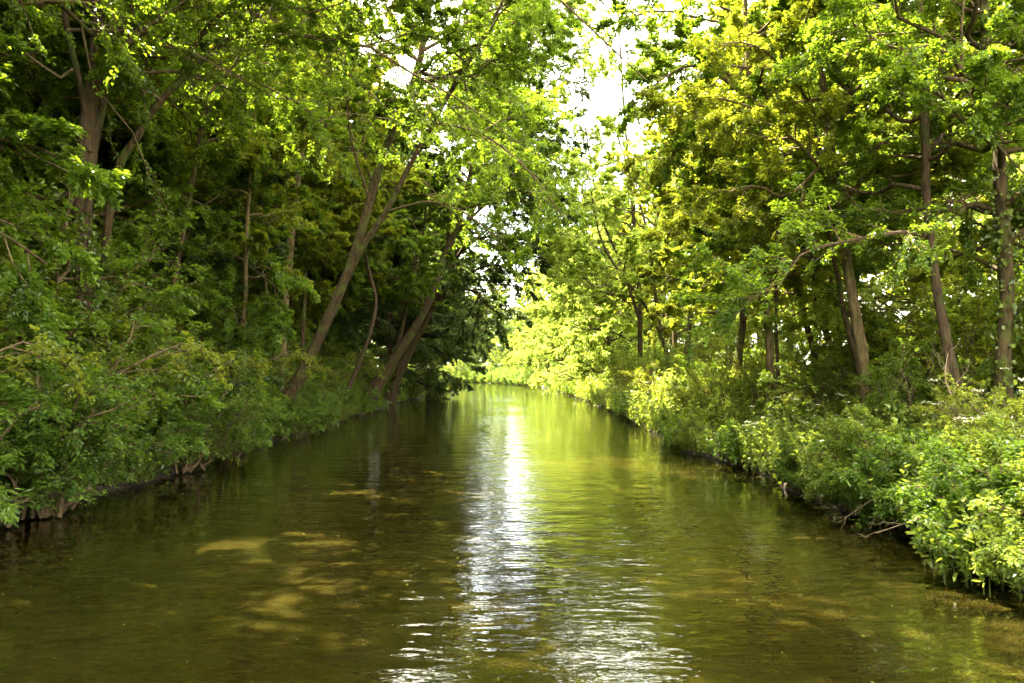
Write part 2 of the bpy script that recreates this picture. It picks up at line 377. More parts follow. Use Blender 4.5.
ORD = ['nearest','second','third','fourth','fifth','sixth','seventh','eighth','ninth','tenth','eleventh','twelfth','thirteenth','fourteenth','fifteenth','sixteenth','seventeenth','eighteenth','nineteenth','twentieth',
 'twenty-first','twenty-second','twenty-third','twenty-fourth','twenty-fifth','twenty-sixth','twenty-seventh','twenty-eighth','twenty-ninth','thirtieth','thirty-first','thirty-second','thirty-third','thirty-fourth','thirty-fifth','thirty-sixth','thirty-seventh','thirty-eighth','thirty-ninth','fortieth']
def base_at(px, Y):
    x = (px-512)/F*Y; return (x, Y, gz(x, Y) - .05)
def path(b, *pts):   # base point, then (px, py, Y)
    return [b] + [at(*p) for p in pts]

def over(seed, n, start, x, y, z):     # limbs arching out over the canal, high up
    r = random.Random(seed); out = []
    for i in range(n):
        s = np.array(start) + [0, 0, r.uniform(-.8, .8)]; e = np.array([r.uniform(*x), r.uniform(*y), r.uniform(*z)])
        m = (s+e)/2 + [0, 0, r.uniform(.3, .9)]; out.append(([s, m, e], .06, .012))
    return out
# ---- shaded left bank, from the camera outwards
b_ = base_at(84, 13)
tree('ivy_clad_tree', 'thick dark many-stemmed tree with sunlit ivy, foremost on the shaded bank', 'tree', b_,
     path(b_, (84,330,13),(78,200,13),(84,120,13),(90,60,13),(93,0,13.1),(98,-150,13.3),(105,-330,13.5)), .21, .07, 11, 'bark_dark', 'leaf_alder',
     stems=[(path(at(84,150,13),(82,125,13),(77,92,12.9),(66,50,12.8),(57,10,12.7),(40,-110,12.6)), .065, .03), (path(at(82,230,13.05),(88,150,13.1),(99,90,13.3),(104,20,13.5),(112,-120,13.7)), .09, .04)],
     limbs=[(path(at(92,80,13),(112,48,12.9),(150,14,12.8),(200,-20,12.8),(270,-60,12.6)), .055, .012), ([at(96,-60,13.1),(-4.6,11.8,10),(-2.4,10.6,11),(-.3,9.6,11)], .08, .015), ([at(97,-130,13.2),(-5,14,12),(-2.6,14.4,13),(-.2,14,13)], .07, .015)] + over(1, 18, at(98,-150,13.3), (-4.5,1.2), (7.5,16), (9.3,14)),
     n1=20, n2=10, n3=7, nl=24, lsize=.06, crown0=.52, reach=3.6, bias=(.2,.4), ivy=(.0,.32,1500))
b_ = base_at(96, 14.2)
tree('leaning_tree', 'crooked brown tree bowing right from behind the ivy clad trunk', 'tree', b_,
     path(b_, (102,260,14),(112,172,14),(128,142,14),(150,100,14),(166,85,14),(180,70,14),(205,45,14.2),(232,25,14.4),(250,4,14.6),(310,-90,15)), .125, .05, 12, 'bark_brown', 'leaf_alder',
     stems=[(path(at(178,72,14),(186,47,14),(204,20,14),(226,-4,14),(262,-70,14.2)), .055, .03)],
     limbs=[(path(at(226,30,14.3),(250,29,14.6),(326,32,15),(364,40,15.3),(410,69,15.6),(463,99,16),(524,145,16.6)), .042, .01),
            (path(at(205,90,14),(240,52,14.4),(290,33,14.8),(340,30,15)), .03, .008),
            (path(at(364,40,15.3),(400,30,15.3),(440,2,15.3)), .02, .008)] + over(2, 11, at(310,-90,15), (-3,1), (11,18), (10,13.5)),
     n1=16, n2=9, n3=7, nl=20, lsize=.06, crown0=.58, reach=3.0, bias=(.2,.4), ivy=(.0,.3,900))
b_ = base_at(150, 18)
tree('slender_tree', 'slender grey-brown tree forking above the hazel thicket of the shaded bank', 'tree', b_,
     path(b_, (170,280,18),(188,160,18),(196,110,18),(214,78,18),(232,48,18),(262,0,18),(300,-120,18)), .10, .04, 13, 'bark_brown', 'leaf_maple',
     stems=[(path(at(196,112,18),(186,70,18),(178,20,18),(170,-60,18)), .05, .02)], limbs=over(3, 10, at(300,-120,18), (-4,.2), (15,21), (12.5,15)),
     n1=16, n2=8, n3=7, nl=18, lsize=.08, crown0=.45, reach=3.0, bias=(-.2,.4))
b_ = base_at(232, 20.4)
tree('thin_tree', 'very thin straight tree rising from the water\'s edge in shade', 'tree', b_,
     path(b_, (236,420,20.3),(241,370,20.2),(246,300,20.2),(247,230,20.2),(250,150,20.2),(256,60,20.2),(262,-40,20.2)), .085, .035, 14, 'bark_pale', 'leaf_maple',
     n1=14, n2=7, n3=6, nl=16, lsize=.08, crown0=.3, reach=1.7, bias=(-.3,.4))
b_ = base_at(283, 27)
tree('upright_tree', 'tall upright brown tree behind the shaded bank bushes, left of the forked tree', 'tree', b_,
     path(b_, (283,330,27),(296,170,27),(305,108,27),(322,62,27),(332,15,27),(338,-80,27),(345,-200,27)), .18, .07, 15, 'bark_pale', 'leaf_maple',
     n1=20, n2=9, n3=7, nl=20, lsize=.085, crown0=.45, reach=3.4, bias=(-.1,.4))
b_ = base_at(300, 30)
tree('upright_tree', 'slim darker tree close behind the tall upright brown one', 'tree', b_,
     path(b_, (306,240,30),(317,150,30),(328,100,30),(338,60,30),(348,-20,30),(360,-140,30)), .11, .05, 16, 'bark_brown', 'leaf_alder',
     n1=18, n2=8, n3=7, nl=18, lsize=.09, crown0=.45, reach=3., bias=(0,.4))
b_ = base_at(270, 25)
tree('forked_tree', 'big forked tree with brown trunk curving out over the canal', 'tree', b_,
     path(b_, (284,402,25),(302,376,25),(330,316,25),(353,258,25),(369,200,25),(388,138,24.8),(412,82,24.6),(424,30,24.4),(436,-70,24),(450,-200,23.8)), .235, .09, 17, 'bark_brown', 'leaf_alder',
     stems=[(path(at(346,278,25),(364,242,24.9),(385,211,24.8),(408,165,24.6),(432,120,24.3),(460,70,24),(500,0,23.6),(540,-90,23.4)), .10, .045)],
     limbs=[(path(at(412,82,24.6),(450,70,24),(490,55,23.5),(530,70,23)), .06, .015), (path(at(432,120,24.3),(480,130,24),(530,170,23.5),(566,220,23)), .05, .012),
            (path(at(369,200,25),(350,140,24),(345,90,23),(352,60,22)), .05, .012), (path(at(385,211,24.8),(430,200,24),(470,215,23.5),(520,260,23)), .04, .01)] + over(4, 12, at(445,-150,23.9), (-3,.9), (18,27), (13.5,20)),
     n1=34, n2=10, n3=8, nl=20, lsize=.085, crown0=.58, reach=4.2, bias=(.1,.5), part_limbs=14)
b_ = base_at(340, 33)
tree('thin_tree', 'thin dark crooked tree between the forked and the mossy leaning tree', 'tree', b_,
     path(b_, (347,393,33),(358,365,33),(370,330,33),(375,300,33),(367,270,33),(363,240,33),(370,190,33),(360,140,33),(372,60,33)), .12, .05, 18, 'bark_dark', 'leaf_maple',
     n1=16, n2=8, n3=6, nl=18, lsize=.09, crown0=.5, reach=2.4, bias=(0,.4))
b_ = base_at(364, 40)
tree('leaning_tree', 'mossy leaning tree angled steeply over the water beyond the forked tree', 'tree', b_,
     path(b_, (376,388,40),(400,350,40),(424,310,40),(438,272,40),(450,240,40),(463,200,39.6),(480,140,39.2),(500,60,39),(525,-40,38.6)), .34, .10, 19, 'bark_brown', 'leaf_alder',
     stems=[(path(at(392,362,40),(402,330,40),(408,290,40),(420,250,40),(428,180,40)), .12, .05)],
     limbs=[(path(at(450,240,40),(490,200,39),(530,190,38),(570,220,37)), .09, .02), (path(at(480,140,39.2),(505,120,38.4),(530,115,38),(548,140,37.6)), .08, .02)] + over(5, 16, at(500,60,39), (-2,2.4), (33,43), (11,23)),
     n1=34, n2=10, n3=8, nl=20, lsize=.11, crown0=.45, reach=4.6, bias=(.25,.3), lsag=.15)
b_ = base_at(388, 49)
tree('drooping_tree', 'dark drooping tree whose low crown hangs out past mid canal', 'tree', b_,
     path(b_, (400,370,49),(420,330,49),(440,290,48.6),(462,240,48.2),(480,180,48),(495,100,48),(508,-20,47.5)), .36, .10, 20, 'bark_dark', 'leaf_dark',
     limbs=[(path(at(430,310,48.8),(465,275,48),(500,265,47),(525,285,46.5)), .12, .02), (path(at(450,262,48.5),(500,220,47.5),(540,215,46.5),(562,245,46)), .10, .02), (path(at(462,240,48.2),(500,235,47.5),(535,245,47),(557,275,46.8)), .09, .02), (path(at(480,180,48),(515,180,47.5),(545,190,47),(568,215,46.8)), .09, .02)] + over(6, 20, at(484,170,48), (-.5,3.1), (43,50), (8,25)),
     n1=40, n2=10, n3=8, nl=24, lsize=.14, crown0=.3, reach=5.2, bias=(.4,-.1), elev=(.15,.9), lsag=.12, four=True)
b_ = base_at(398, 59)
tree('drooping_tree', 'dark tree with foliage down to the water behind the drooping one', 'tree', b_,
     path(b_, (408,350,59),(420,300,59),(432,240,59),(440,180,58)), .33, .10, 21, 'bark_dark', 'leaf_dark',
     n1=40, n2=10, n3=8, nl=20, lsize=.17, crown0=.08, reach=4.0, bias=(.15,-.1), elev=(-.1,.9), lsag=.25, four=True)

# ---- sunlit right bank
b_ = base_at(868, 14)
tree('pale_tree', 'sunlit pale trunk leaning slightly left above the sunny bank herbs', 'tree', b_,
     path(b_, (867,400,14),(865,350,14),(858,300,14),(851,250,14),(846,200,14),(838,140,14),(830,60,14),(822,-80,14),(812,-220,14)), .135, .05, 31, 'bark_pale', 'leaf_maple',
     limbs=[(path(at(845,200,14),(810,150,13.6),(770,120,13.2),(735,115,13)), .04, .01), (path(at(838,140,14),(800,80,13.6),(760,40,13.2),(720,40,13)), .04, .01)],
     n1=25, n2=10, n3=7, nl=25, lsize=.062, crown0=.36, reach=3.1, bias=(-.2,.2), ivy=(.3,.5,260))
b_ = base_at(866, 15.4)
tree('thin_tree', 'thin dark stem just left of and behind the sunlit pale trunk', 'tree', b_,
     path(b_, (858,380,15.4),(848,335,15.4),(838,290,15.4),(829,240,15.4),(818,150,15.4),(812,20,15.4)), .075, .03, 32, 'bark_dark', 'leaf_alder',
     n1=16, n2=8, n3=6, nl=18, lsize=.075, crown0=.45, reach=2.4, bias=(-.2,0))
b_ = base_at(771, 17)
tree('straight_tree', 'straight brown tree at the edge of the sunny bank, trunk lit low down', 'tree', b_,
     path(b_, (770,400,17),(768,345,17),(763,290,17),(760,235,17),(753,170,17),(748,60,17),(744,-60,17),(740,-160,17)), .115, .05, 33, 'bark_pale', 'leaf_alder',
     limbs=[(path(at(760,240,17),(735,190,16.6),(715,170,16.2),(695,185,16)), .045, .01), (path(at(750,100,17),(722,70,16.6),(690,62,16),(655,82,15.6),(640,100,15.4)), .045, .01), (path(at(746,20,17),(710,14,16.5),(665,4,16),(620,14,15.6)), .035, .008), (path(at(748,60,17),(715,120,16.6),(690,135,16.2),(668,165,16)), .04, .01)],
     n1=24, n2=9, n3=7, nl=20, lsize=.075, crown0=.36, reach=2.3, bias=(0,0))
b_ = base_at(781, 17.8)
tree('thin_tree', 'thin shadowed stem standing tight against the straight brown tree', 'tree', b_,
     path(b_, (780,400,17.8),(777,350,17.8),(776,300,17.8),(780,220,17.8),(786,100,17.8)), .06, .03, 34, 'bark_dark', 'leaf_alder', n1=14, n2=7, n3=6, nl=16, lsize=.08, crown0=.4, reach=2.2)
b_ = base_at(834, 19.5)
tree('twin_tree', 'dark slanting trunk, the nearer the canal of a twin pair', 'tree', b_,
     path(b_, (822,380,19.5),(812,345,19.5),(804,315,19.5),(796,270,19.5),(786,180,19.5),(780,40,19.5)), .11, .05, 35, 'bark_dark', 'leaf_maple', n1=20, n2=8, n3=7, nl=18, lsize=.085, crown0=.38, reach=3, bias=(-.2,0))
b_ = base_at(848, 20.5)
tree('twin_tree', 'dark slanting trunk, the farther from the canal of a twin pair', 'tree', b_,
     path(b_, (838,365,20.5),(828,335,20.5),(820,305,20.5),(812,250,20.5),(806,150,20.5),(806,20,20.5)), .12, .05, 36, 'bark_dark', 'leaf_maple', n1=20, n2=8, n3=7, nl=18, lsize=.085, crown0=.38, reach=3)
b_ = base_at(962, 12)
tree('dark_tree', 'dark trunk in leaf shade right of the pale one, tilted a little left', 'tree', b_,
     path(b_, (955,395,12),(948,350,12),(944,315,12),(938,270,12),(931,180,12),(926,60,12),(924,-90,12),(920,-260,12)), .10, .05, 137, 'bark_dark', 'leaf_alder',
     n1=24, n2=10, n3=7, nl=25, lsize=.058, crown0=.33, reach=2.9, bias=(-.15,.1))
b_ = base_at(1006, 11.6)
tree('stout_tree', 'stout brown trunk at the far end of the sunny bank herbs, nearest tree there', 'tree', b_,
     path(b_, (1002,390,11.6),(1003,340,11.6),(1006,290,11.6),(1002,220,11.6),(996,120,11.6),(990,0,11.6),(985,-160,11.6)), .15, .07, 38, 'bark_brown', 'leaf_alder',
     n1=24, n2=10, n3=7, nl=25, lsize=.058, crown0=.36, reach=2.9, bias=(-.25,-.15), ivy=(.1,.5,400))
b_ = base_at(742, 24)
tree('spreading_tree', 'broad sunlit tree behind the straight brown tree', 'tree', b_,
     path(b_, (738,370,24),(745,320,24),(748,250,24),(750,150,24),(752,40,24)), .16, .06, 39, 'bark_brown', 'leaf_maple',
     n1=22, n2=9, n3=7, nl=20, lsize=.095, crown0=.3, reach=2.6, bias=(.1,0))
b_ = base_at(692, 31)
tree('spreading_tree', 'sunlit tree with dark lower trunk, next before the pale yellow leaved trees', 'tree', b_,
     path(b_, (690,370,31),(688,350,31),(692,310,31),(704,240,31),(716,180,31),(726,120,31)), .16, .06, 40, 'bark_dark', 'leaf_maple',
     n1=20, n2=9, n3=7, nl=18, lsize=.11, crown0=.35, reach=2.4, bias=(.2,0))
b_ = base_at(672, 38)
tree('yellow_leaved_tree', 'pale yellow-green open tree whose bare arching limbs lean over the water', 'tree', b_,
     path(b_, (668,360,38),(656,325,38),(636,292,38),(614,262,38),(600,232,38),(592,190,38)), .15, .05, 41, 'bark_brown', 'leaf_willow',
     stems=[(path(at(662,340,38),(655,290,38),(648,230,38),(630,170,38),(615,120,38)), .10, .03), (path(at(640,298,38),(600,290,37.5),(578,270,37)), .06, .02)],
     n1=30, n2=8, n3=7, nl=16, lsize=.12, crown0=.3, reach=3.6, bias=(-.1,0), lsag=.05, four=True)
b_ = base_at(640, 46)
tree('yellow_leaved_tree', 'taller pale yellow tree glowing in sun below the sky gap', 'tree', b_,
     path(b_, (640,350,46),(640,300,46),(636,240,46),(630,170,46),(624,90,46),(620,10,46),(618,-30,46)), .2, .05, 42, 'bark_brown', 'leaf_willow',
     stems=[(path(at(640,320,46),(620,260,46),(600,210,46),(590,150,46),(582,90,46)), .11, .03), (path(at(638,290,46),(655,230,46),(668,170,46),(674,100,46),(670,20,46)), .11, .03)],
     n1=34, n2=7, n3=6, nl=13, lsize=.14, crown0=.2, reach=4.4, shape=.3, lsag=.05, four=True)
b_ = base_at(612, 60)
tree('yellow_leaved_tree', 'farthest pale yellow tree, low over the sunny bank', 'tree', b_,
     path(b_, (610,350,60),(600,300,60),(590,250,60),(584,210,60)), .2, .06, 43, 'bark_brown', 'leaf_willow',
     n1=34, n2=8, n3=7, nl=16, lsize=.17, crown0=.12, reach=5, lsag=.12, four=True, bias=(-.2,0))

# trees beside the camera, crowns over the water; third, unseen, added for its shade
for i, (x, y, r0) in enumerate([(-7.3, 5.6, .2), (-7.6, .6, .22), (-9.0, 9.8, .2)]):
    bb = (x, y, gz(x,y)-.05)
    tree('canal_side_tree', ['tall tree beside the viewer on the shaded bank, its crown over the near water', 'tall tree just behind the viewer on the shaded bank', 'unseen tall tree beside the ivy clad one, added to shade the near water'][i], 'tree', bb,
     [bb,(x+.2,y,3),(x+.7,y+.1,6),(x+1.5,y+.2,9),(x+2.4,y+.2,12),(x+3,y+.2,14.5)], r0, .06, 45+i, 'bark_brown', 'leaf_alder',
     n1=[34,34,19][i], n2=9, n3=8, nl=20, lsize=.075, crown0=.42, reach=5.2, bias=(.5,.25), four=True, part_limbs=6)
# ---- woodland behind, four kinds grown once and copied
def wild(kind, seed, H, leaf, bark, lsize, low, reach):
    rng = np.random.default_rng(seed); b = np.array([0,0,0.])
    tr = [b] + [np.array([rng.normal(0,.35)*k/4, rng.normal(0,.35)*k/4, H*k/5]) for k in range(1,6)]
    return tree(kind, 'tmp', 'tree', b, tr, .19, .04, seed, bark, leaf, n1=38, n2=9, n3=8, nl=44, lsize=lsize*.66, crown0=low*.75, reach=reach*1.15, four=True, part_limbs=4, sides=8)
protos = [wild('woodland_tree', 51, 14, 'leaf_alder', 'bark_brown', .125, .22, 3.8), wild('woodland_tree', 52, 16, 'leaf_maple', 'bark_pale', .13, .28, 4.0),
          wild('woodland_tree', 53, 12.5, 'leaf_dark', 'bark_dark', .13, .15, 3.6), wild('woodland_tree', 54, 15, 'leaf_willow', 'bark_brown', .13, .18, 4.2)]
used = [False]*4
KIND = ['mid green woodland tree with brown trunk', 'light green woodland tree with pale trunk', 'dark green woodland tree with low crown', 'yellow-green woodland tree in full sun']
def put_tree(k, x, y, s, label, group):
    global used
    rz = rnd.uniform(0, 6.28); loc = (x, y, gz(x, y)-.1)
    if not used[k]:
        used[k] = True; r = protos[k]; r.location = loc; r.rotation_euler = (0,0,rz); r.scale = (s,s,s); r['label'] = label; r['group'] = group; return r
    return copy_thing(protos[k], loc, rz, s, label, group)
rnd = random.Random(4)
for i, (x, y, k) in enumerate([(-11,7.6,0),(-11.5,10.6,2),(-11.6,15.8,0),(-11,20.5,2),(-11,25,0),(-11,30.5,1),(-11,36.5,0),(-11,43,2)]):
    put_tree(k, x, y, [1.0,1.05,1.1,1.15,1.3,1.3,1.4,1.5][i], '%s close behind the shaded bank bushes, %s from camera' % (KIND[k], ORD[i]), 'woodland trees close behind the shaded bank bushes')
for Y, dx in [(-9,1.5),(-6,4),(-2,2),(2,4.5),(6,3.5),(9,5),(12,7.5),(16,4.5),(19,7),(23,4.5),(28,6.5),(34,5),(40,7),(47,5.5),(55,7),(64,5),(74,7)]:
    for off in (0, 4.5, 10):
        k = rnd.choice([0,0,1,1,2]); x = xl(Y) - dx - off + rnd.uniform(-.8,.8); y = Y + rnd.uniform(-1,1)
        put_tree(k, x, y, rnd.uniform(.85,1.1)*(1 if Y < 22 else 1.4 if Y < 36 else 1.75), KIND[k] + ' standing back in the shaded wood', 'trees of the wood behind the shaded bank, kind %d' % k)
for i, (x, y, s) in enumerate([(-8.6,56,1.45),(-9,67,1.6)]):
    put_tree(2, x, y, s, ['big dark tree just past the drooping one on the shaded bank', 'big dark tree leafy to the ground, where the shaded bank narrows from view'][i], 'big dark trees past the drooping one')
for Y, dx in [(76,1.5),(86,2.5),(98,1.5),(110,3),(124,2),(138,4)]:
    k = rnd.choice([0,2,1]); put_tree(k, xl(Y)-dx, Y, rnd.uniform(1.35,1.5), '%s far along the shaded bank edge, %s there' % (KIND[k], ORD[[76,86,98,110,124,138].index(Y)]), 'far waterside trees of the shaded bank')
for Y, dx in [(3,7.5),(6,9),(9,7.5),(12,5.5),(15,7),(18,4.5),(22,6),(26,4),(31,6),(37,5),(44,5.5),(52,4.5),(62,6),(74,4),(88,6),(102,4.5),(118,6)]:
    for off in ((2.5, 15) if Y < 50 else (0, 7)):
        k = rnd.choice([0,1,1,3]) if off < 14 else rnd.choice([3,3,1]) if Y > 20 else rnd.choice([0,1,2]); x = xr(Y) + dx + off + rnd.uniform(-.8,.8); y = Y + rnd.uniform(-1,1)
        put_tree(k, x, y, rnd.uniform(.8,1.05)*(1 if Y < 22 else 1.15 if Y < 36 else 1.25), KIND[k] + ' standing back behind the sunny bank', 'trees of the wood behind the sunny bank, kind %d' % k)
for i, (Y, dx) in enumerate([(70,1.8),(80,2.2),(92,1.8),(106,2.4),(120,2.2)]):
    put_tree(3, xr(Y)+dx, Y, [.85,.95,1.15,1.25,1.3][i], 'sunlit yellow-green tree at the waterside of the sunny bank, %s of the far row' % ORD[i], 'waterside trees of the sunny bank')
for i, (x, y, s, k) in enumerate([(-34,186,1.1,3),(-22,190,1.0,1),(-12,176,.7,3),(-8,186,1.2,1),(-2,172,.75,3),(3,180,1.1,0),(6,160,.7,3),(10,168,1.1,1),(-16,205,1.3,0),(0,210,1.3,2),(-30,210,1.3,1),(16,185,1.3,1),(-46,216,1.3,0),(12,150,1.1,0),(18,140,1.2,2),(-6,178,1.0,2),(-1,168,.9,2),(4,172,1.0,2),(8,178,1.3,2),(-4,196,1.5,1),(6,196,1.5,2),(-12,196,1.4,2),(-18,184,.9,2),(-26,200,1.2,2),(11,160,1.0,2),(7,150,.7,3),(14,205,1.6,1),(-10,220,1.7,2),(4,228,1.8,1),(24,170,1.4,2)]):
    put_tree(k, x, y, s, KIND[k] + ' closing the view at the canal bend', 'trees closing the view at the bend, kind %d' % k)

# ---- bushes
def bush(name, seed, H, leaf, lsize, ns=12, n2=9, n3=7, nl=14, overhang=.25, four=False, wr=.62, flowers=0, tilt=.45):
    rng = np.random.default_rng(seed); root = thing(name, 'tmp', 'bush', (0,0,0))
    az = np.arange(ns)*2.4 + rng.normal(0,.3,ns); el = rng.uniform(.85,1.42,ns)
    D = np.stack([np.cos(az)*np.cos(el)+overhang*.5, np.sin(az)*np.cos(el), np.sin(el)], 1); D = nrm(D)
    L = H*rng.uniform(.7,1.2,ns); q = np.linspace(0,1,9)
    W = np.cumsum(rng.normal(size=(ns,9,3))*.035, axis=1); W -= W[:,:1]
    S = np.stack([rng.normal(0,.16*H/3,ns), rng.normal(0,.3*H/3,ns), np.zeros(ns)], 1)
    C = S[:,None] + (D[:,None]*q[None,:,None] + W)*L[:,None,None]
    C[...,2] -= .28*L[:,None]*q[None]**2.2*(1+overhang*(D[:,:1]>.3))
    RR = (.012+.008*L)[:,None]*(1-.75*q[None])
    b = Buf(); b.tubes(C, RR, 6, 0); link('stems', b.mesh('stems', ['twig']), root)
    cr = Buf(); P2, Q2 = shoots(rng, C, RR, n2, .12, 1., (.4,1.1), (.3,.55), 5, .4, .12, .18); cr.tubes(P2, Q2, 4, 0)
    P3, Q3 = shoots(rng, P2, Q2, n3, .12, 1., (.4,1.1), (.3,.55), 4, .6, .03, .2); cr.tubes(P3, Q3, 3, 0)
    foliate(cr, rng, C, 46, lsize, four=four, wr=wr, tilt=tilt, t0=.15, jitter=.07); foliate(cr, rng, P3, nl, lsize, four=four, wr=wr, tilt=tilt); foliate(cr, rng, P2[:,1:], max(4,nl//2), lsize, four=four, wr=wr, tilt=tilt)
    link('foliage', cr.mesh('foliage', ['twig', leaf]), root)
    if flowers:
        i = rng.choice(len(P3), flowers, replace=False)
        for c in P3[i][:, -1]:
            if c[2] < H*.45: continue
            f = Buf(); n = 60; a = rng.random(n)*6.28; r = .075*np.sqrt(rng.random(n)); B = np.stack([np.cos(a)*r, np.sin(a)*r, .02-r*r*2+rng.normal(0,.004,n)],1)
            f.leaves4(B, rng.normal(size=(n,3))*[1,1,.3], np.tile([0,0,1.],(n,1))+rng.normal(size=(n,3))*.3, np.full(n,.02), np.full(n,.018), np.full(n,.5), 0)
            link('flower_head', f.mesh('flower_head', ['petal']), root, c + [0,0,.03])
    return root
def series(proto_list, spots, labeler, group):
    """spots: (proto, x, y, rz, s)"""
    for i, (k, x, y, rz, s) in enumerate(spots):
        p = proto_list[k]; loc = (x, y, max(gz(x, y), .1)-.06); lab = labeler(i, k)
        if p['label'] == 'tmp':
            p.location = loc; p.rotation_euler = (0,0,rz); p.scale = (s,s,s); p['label'] = lab; p['group'] = group
        else: copy_thing(p, loc, rz, s, lab, group)
LB1 = [bush('waterside_bush', 61, 3.0, 'leaf_bush', .062, ns=15, n2=10, n3=8, nl=15), bush('waterside_bush', 62, 3.3, 'leaf_alder', .068, ns=15, n2=10, n3=8, nl=14),
       bush('waterside_bush', 63, 2.8, 'leaf_bush', .11, ns=14, n2=9, n3=7, nl=18, wr=.33, tilt=.3), bush('flowering_bush', 64, 3.4, 'leaf_bush', .075, ns=14, n2=9, n3=8, nl=14, flowers=26)]
KB = ['small leaved bush', 'dense bush', 'narrow leaved bush', 'cream flowered bush']
spots = []; Ys = [6.3,7.9,9.4,10.9,12.6,14.3,16.1,18,20.2,22.3,24.6,27.2,30,33,36.5,40.5,45,50,56,63,71,80,92,106]
for i, Y in enumerate(Ys):
    k = [0,2,0,1,3,2,1,3,0,2,1,0,3,1,2,0,1,1,0,1,0,1,0,1][i]
    spots.append((k, xl(Y) - (.9, .1, -.15, .2, .75, .35)[i % 6] - rnd.uniform(0,.25), Y, rnd.uniform(-.5,.4), rnd.uniform(.72,.92)*(1 if Y<13 else .8 if Y<18 else .62 if Y<47 else .9)))
series(LB1, spots, lambda i, k: '%s over the water of the shaded bank, %s from camera' % (KB[k], ORD[i]), 'bushes at the water of the shaded bank')
spots = []; 
for i, Y in enumerate([6.5,8.6,10.6,12.4,14.8,17,19.6,22.4,25.5,29,33,38,44,51]):
    k = rnd.choice([0,1,2,3]); spots.append((k, xl(Y) - rnd.uniform(2.4,3.0), Y, rnd.uniform(-.6,.6), rnd.uniform(1.05,1.2) if Y < 14 else rnd.uniform(.9,1.1)))
series(LB1, spots, lambda i, k: 'tall %s, second row of the shaded bank, %s from camera' % (KB[k], ORD[i]), 'tall bushes behind the bushes of the shaded bank')
spots = []
for i, Y in enumerate([7,10.5,14,17.5,21,26,31,37,44,52]):
    k = rnd.choice([1,2,1]); spots.append((k, xl(Y) - rnd.uniform(5.2,6.4), Y, rnd.uniform(-.6,.6), rnd.uniform(1.5,1.8)))
series(LB1, spots, lambda i, k: 'dark undergrowth bush deep in the shaded wood', 'undergrowth bushes deep in the shaded wood')
TS = [bush('hazel_shrub', 65, 4.6, 'leaf_maple', .075, ns=20, n2=11, n3=8, nl=16, overhang=.12), bush('alder_shrub', 66, 5.0, 'leaf_alder', .08, ns=20, n2=11, n3=8, nl=16, overhang=.12)]
KT = ['tall hazel shrub with light green leaves', 'tall alder shrub with mid green leaves']
spots = [(i%2, xl(Y) - rnd.uniform(1.6,2.3) - (0 if Y < 17 else 1.0), Y, rnd.uniform(-.8,.8), rnd.uniform(.75,.85) if Y < 13 else rnd.uniform(1.0,1.2) if Y < 15 else rnd.uniform(.75,.95)) for i, Y in enumerate([7.5,9.6,11.5,13.6,16,18.4,21,24,28,32,37,43,50])]
series(TS, spots, lambda i, k: '%s behind the shaded bank bushes, %s from camera' % (KT[k], ORD[i]), 'tall shrubs of the shaded bank')
spots = [(rnd.choice([0,1]), xr(Y) + rnd.uniform(4.0,6.8), Y, rnd.uniform(0,6), rnd.uniform(.55,.85)) for i, Y in enumerate([9,10.6,12,13.4,15,16.7,18.4,20.2,22.4,25,28,31,35,40,46,54,63,74,88])]
series(TS, spots, lambda i, k: '%s between the sunny bank trunks, %s from camera' % (KT[k], ORD[i]), 'tall shrubs between the trunks of the sunny bank')
spots = [(i%2, (px-512)/F*Y, Y, i*1.3, s) for i, (px, Y, s) in enumerate([(1000,9.8,.36),(918,12.8,.45),(900,14.8,.5),(812,16.2,.42),(806,18.5,.5),(738,20,.42),(720,22.5,.5),(706,25.5,.5),(668,28.5,.5),(662,33,.6),(640,38,.6),(628,45,.7)])]
series(TS, spots, lambda i, k: '%s bush in the sun before the sunny bank trunks, %s from camera' % (['light green hazel','mid green alder'][k], ORD[i]), 'sunlit bushes before the trunks of the sunny bank')
# right bank bushes, behind the herbs
spots = []
for i, Y in enumerate([8.5,11,13.3,15.8,18.6,21.6,25,29,34,40,47,55,64,75,88,102]):
    k = rnd.choice([0,1,2]); spots.append((k, xr(Y) + rnd.uniform(3.4,4.4) + (.3 if Y<20 else 0), Y, math.pi + rnd.uniform(-.6,.6), rnd.uniform(.5,.68)))
series(LB1, spots, lambda i, k: '%s under the sunny bank trees, %s from camera' % (KB[k], ORD[i]), 'bushes under the trees of the sunny bank')
spots = []
for i, Y in enumerate([9,12.5,16,20,24.5,30,36,43,52,63,76,92]):
    k = rnd.choice([0,1,2,1]); spots.append((k, xr(Y) + rnd.uniform(7,9), Y, math.pi + rnd.uniform(-.6,.6), rnd.uniform(1.1,1.5)))
series(LB1, spots, lambda i, k: 'shadowed undergrowth bush deep behind the sunny bank', 'undergrowth bushes deep behind the sunny bank')
spots = [(rnd.choice([0,1,2]), x, y, -1.57, s) for x, y, s in [(-28,196,1.5),(-22,190,1.3),(-16,184,1.2),(-11,177,1.2),(-6.5,171,1.1),(-2,164,1.0),(2,156,.9),(4,146,.8),(5.5,136,.8),(-34,201,1.6),(-14,190,1.7),(-9,182,1.7),(-4.5,175,1.6),(0,168,1.6),(4,162,1.5),(7,155,1.5),(9,146,1.4),(-20,196,1.8),(-26,203,1.8),(-13.5,181,1.0),(-8.8,174,.9),(-4.2,167,.9),(-.5,160,.8),(2.6,150,.8),(4.6,141,.7)]]
series(LB1, spots, lambda i, k: 'light green bush at the water where the canal bends', 'bushes on the far bank of the bend')
spots = [(k, (px-512)/F*Y, Y, .2, s) for k, px, Y, s in [(2,312,25.5,.5),(0,326,28.5,.5),(2,300,23.6,.42),(1,190,15.6,.75),(2,232,18.2,.55),(0,60,10.6,.85)]]
